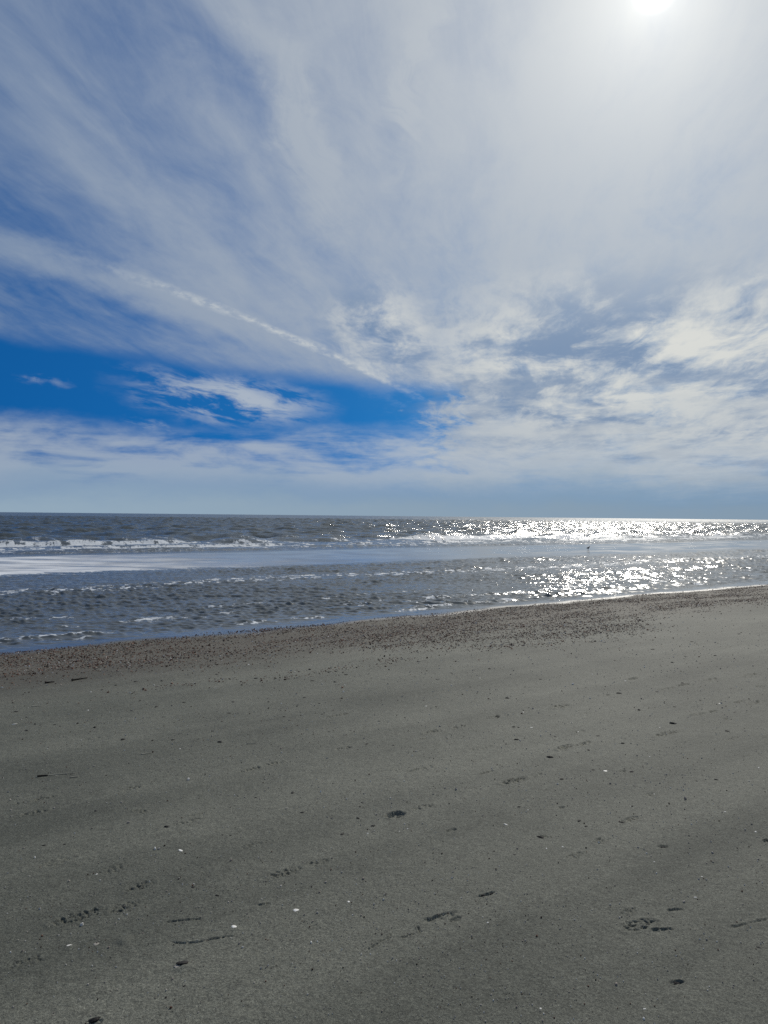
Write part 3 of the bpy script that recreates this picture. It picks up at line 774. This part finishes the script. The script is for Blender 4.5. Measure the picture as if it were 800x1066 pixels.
lay('twig', (47, 711.2), (57, 710), 0.9, M_TWIG, 'shorter dark twig at the foot of the shell line, nearest the left edge', 'twig', 0.02, group='dark twigs on the sand')

# ------------------------------------------------------------------ shell hash: thousands of broken bits along the last tide line
def bits(name, X, Y, size, hgt, tint, lift, mat):
    nb = len(X); r = np.random.default_rng(17); k = 6
    ang = (np.arange(k)[None] + r.uniform(-0.3, 0.3, (nb, k))) * (2 * np.pi / k) + r.uniform(0, 6.28, (nb, 1))
    rad = size[:, None] * r.uniform(0.55, 1.1, (nb, k))
    yaw = r.uniform(0, np.pi, nb); st = r.uniform(0.45, 1.0, nb)
    lx = np.cos(ang) * rad; ly = np.sin(ang) * rad * st[:, None]
    gx = lx * np.cos(yaw)[:, None] - ly * np.sin(yaw)[:, None]; gy = lx * np.sin(yaw)[:, None] + ly * np.cos(yaw)[:, None]
    tx_, ty_ = r.normal(0, 0.25, nb), r.normal(0, 0.25, nb)
    base = beach_base(X, Y) + lift
    zt = base[:, None] + hgt[:, None] + gx * tx_[:, None] + gy * ty_[:, None]
    zb = base[:, None] - 0.002 + 0 * gx
    top = np.stack([X[:, None] + gx * 0.8, Y[:, None] + gy * 0.8, zt], -1); bot = np.stack([X[:, None] + gx, Y[:, None] + gy, zb], -1)
    apex = np.stack([X, Y, base + hgt * 1.25], -1)[:, None]
    co = np.concatenate([top, bot, apex], 1).reshape(-1, 3)
    o_ = np.arange(nb) * (2 * k + 1); tri = []
    for i in range(k):
        j = (i + 1) % k
        tri.append(np.stack([o_ + k + i, o_ + k + j, o_ + j], -1)); tri.append(np.stack([o_ + k + i, o_ + j, o_ + i], -1)); tri.append(np.stack([o_ + i, o_ + j, o_ + 2 * k], -1))
    me = mesh_from(name, co, np.concatenate(tri), {'tint': np.repeat(tint, 2 * k + 1)}, k=3)
    me.polygons.foreach_set('use_smooth', np.zeros(len(me.polygons), dtype=bool))
    return link(name, me, mat, kind='stuff')
hash_mat, n, b = material('shell_hash')
ramp = n.n('ShaderNodeValToRGB'); n.put(ramp.inputs[0], n.attr('tint'))
els = ramp.color_ramp.elements
els[0].position = 0.0; els[0].color = (0.014, 0.011, 0.009, 1); els[1].position = 1.0; els[1].color = (0.75, 0.72, 0.66, 1)
for p_, c_ in ((0.25, (0.070, 0.032, 0.020, 1)), (0.55, (0.22, 0.10, 0.060, 1)), (0.82, (0.26, 0.19, 0.145, 1)), (0.95, (0.42, 0.38, 0.33, 1))):
    e_ = els.new(p_); e_.color = c_
n.put(b.inputs['Base Color'], ramp.outputs[0]); b.inputs['Roughness'].default_value = 0.7; b.inputs['Specular IOR Level'].default_value = 0.2
hr = np.random.default_rng(33)
def xy_from(s, t):
    sp = s - 0.8 * Y0; return NX * sp + 0.8 * t, NY * sp + 0.6 * t
HS, HT = [], []
ns = 420000
s_ = hr.uniform(0.15, 7.5, ns); t_ = hr.uniform(-6, 46, ns)
front = 0.5 + 0.35 * fbm(t_ * 0.4, 0 * t_, 3, 300)
back = 2.4 + 0.7 * sst(t_, 2, 6) + 1.3 * fbm(t_ * 0.25, 0 * t_, 3, 310) + 1.3 * sst(t_, 5.5, 8) * (1 - sst(t_, 10, 14))
dens = sst(s_, front - 0.3, front + 0.2) * (1 - sst(s_, back - 0.9, back + 1.1)) * (0.25 + 0.9 * sst(fbm(t_ * 0.6, s_ * 2.2, 4, 320), -0.35, 0.35))
dens *= 1 - 0.65 * sst(t_, 13, 24)
dens += 0.6 * np.exp(-((s_ - 4.4 - 0.5 * fbm(t_ * 0.3, 0 * t_, 2, 330)) / 0.17) ** 2) * sst(t_, 1.5, 4) * (1 - sst(t_, 8, 13)) * sst(fbm(t_ * 1.1, s_ * 2, 3, 335), -0.3, 0.3)
dens += 0.018 * np.exp(-(s_ - 1.0) / 2.2)
dens *= 0.45 + 1.1 * sst(fbm(t_ * 0.35, s_ * 1.1, 4, 350, 0.6), -0.3, 0.3)
dens += 0.9 * np.exp(-((t_ - 9.3 - 0.5 * (s_ - 3.6)) / 1.5) ** 2 - ((s_ - 3.7) / 1.0) ** 2) * sst(fbm(t_ * 0.9, s_ * 2.4, 4, 355), -0.2, 0.25)
kp = hr.random(ns) < dens * 1.15
s_, t_ = s_[kp], t_[kp]
X, Y = xy_from(s_, t_)
vis = (Y > 3) & (np.abs(X) < Y * 0.75)
X, Y = X[vis], Y[vis]
sz = 0.0042 * np.minimum(np.exp(hr.normal(0, 0.55, len(X))), 3.0) + 0.002
bits('shell_hash', X, Y, sz * 1.35, sz * hr.uniform(0.35, 0.9, len(X)), hr.random(len(X)) ** 1.1, 0.0, hash_mat)
# fine grit and sparkling shell specks over the whole foreshore
ng = 26000
d_ = 2.3 * (16 / 2.3) ** hr.random(ng); a_ = hr.uniform(-0.62, 0.62, ng)
X, Y = d_ * np.sin(a_), d_ * np.cos(a_)
ok = (S(X, Y) > 1.5) & (hr.random(ng) < 0.35 + 0.9 * sst(fbm(X * 0.7, Y * 0.7, 3, 340), -0.2, 0.4))
X, Y = X[ok], Y[ok]
sz = (0.0010 + 0.00028 * np.hypot(X, Y)) * np.exp(hr.normal(0, 0.45, len(X)))
tn = np.where(hr.random(len(X)) < 0.80, hr.uniform(0.85, 1.0, len(X)), hr.uniform(0, 0.5, len(X)))
bits('shell_grit', X, Y, sz, sz * 0.7, tn, 0.001, hash_mat)

# ------------------------------------------------------------------ shorebird on the wet bar
def bird():
    d = ray(612.5, 572.6); tt = (0.02 - CAM_Z) / d.z; x, y = d.x * tt, d.y * tt
    V = [((0.000, 0, 0.135), .048), ((0.055, 0, 0.150), .042), ((-0.06, 0, 0.125), .034), ((-0.125, 0, 0.112), .014), ((0.085, 0, 0.185), .022),
         ((0.100, 0, 0.212), .024), ((0.128, 0, 0.210), .010), ((0.165, 0, 0.200), .0035),
         ((0.002, .022, 0.085), .012), ((-0.012, .024, 0.045), .0055), ((0.004, .024, 0.006), .005), ((0.03, .026, 0.003), .004),
         ((0.002, -.022, 0.085), .012), ((-0.012, -.024, 0.045), .0055), ((0.004, -.024, 0.006), .005), ((0.03, -.026, 0.003), .004)]
    E = [(0, 1), (0, 2), (2, 3), (1, 4), (4, 5), (5, 6), (6, 7), (0, 8), (8, 9), (9, 10), (10, 11), (0, 12), (12, 13), (13, 14), (14, 15)]
    me = bpy.data.meshes.new('shorebird'); me.from_pydata([v[0] for v in V], E, [])
    o = link('shorebird', me, M_BIRD, label='small dark shorebird standing on the wet shining sandbar', category='bird')
    sk = o.modifiers.new('skin', 'SKIN'); sk.use_smooth_shade = True
    for i, v in enumerate(me.skin_vertices[0].data):
        v.radius = (V[i][1], V[i][1]); v.use_root = (i == 0)
    ss = o.modifiers.new('smooth', 'SUBSURF'); ss.levels = ss.render_levels = 2
    o.location = (x, y, 0.018); o.rotation_euler = (0, 0, 0.5); o.scale = (1.05, 1.05, 1.05)
bird()
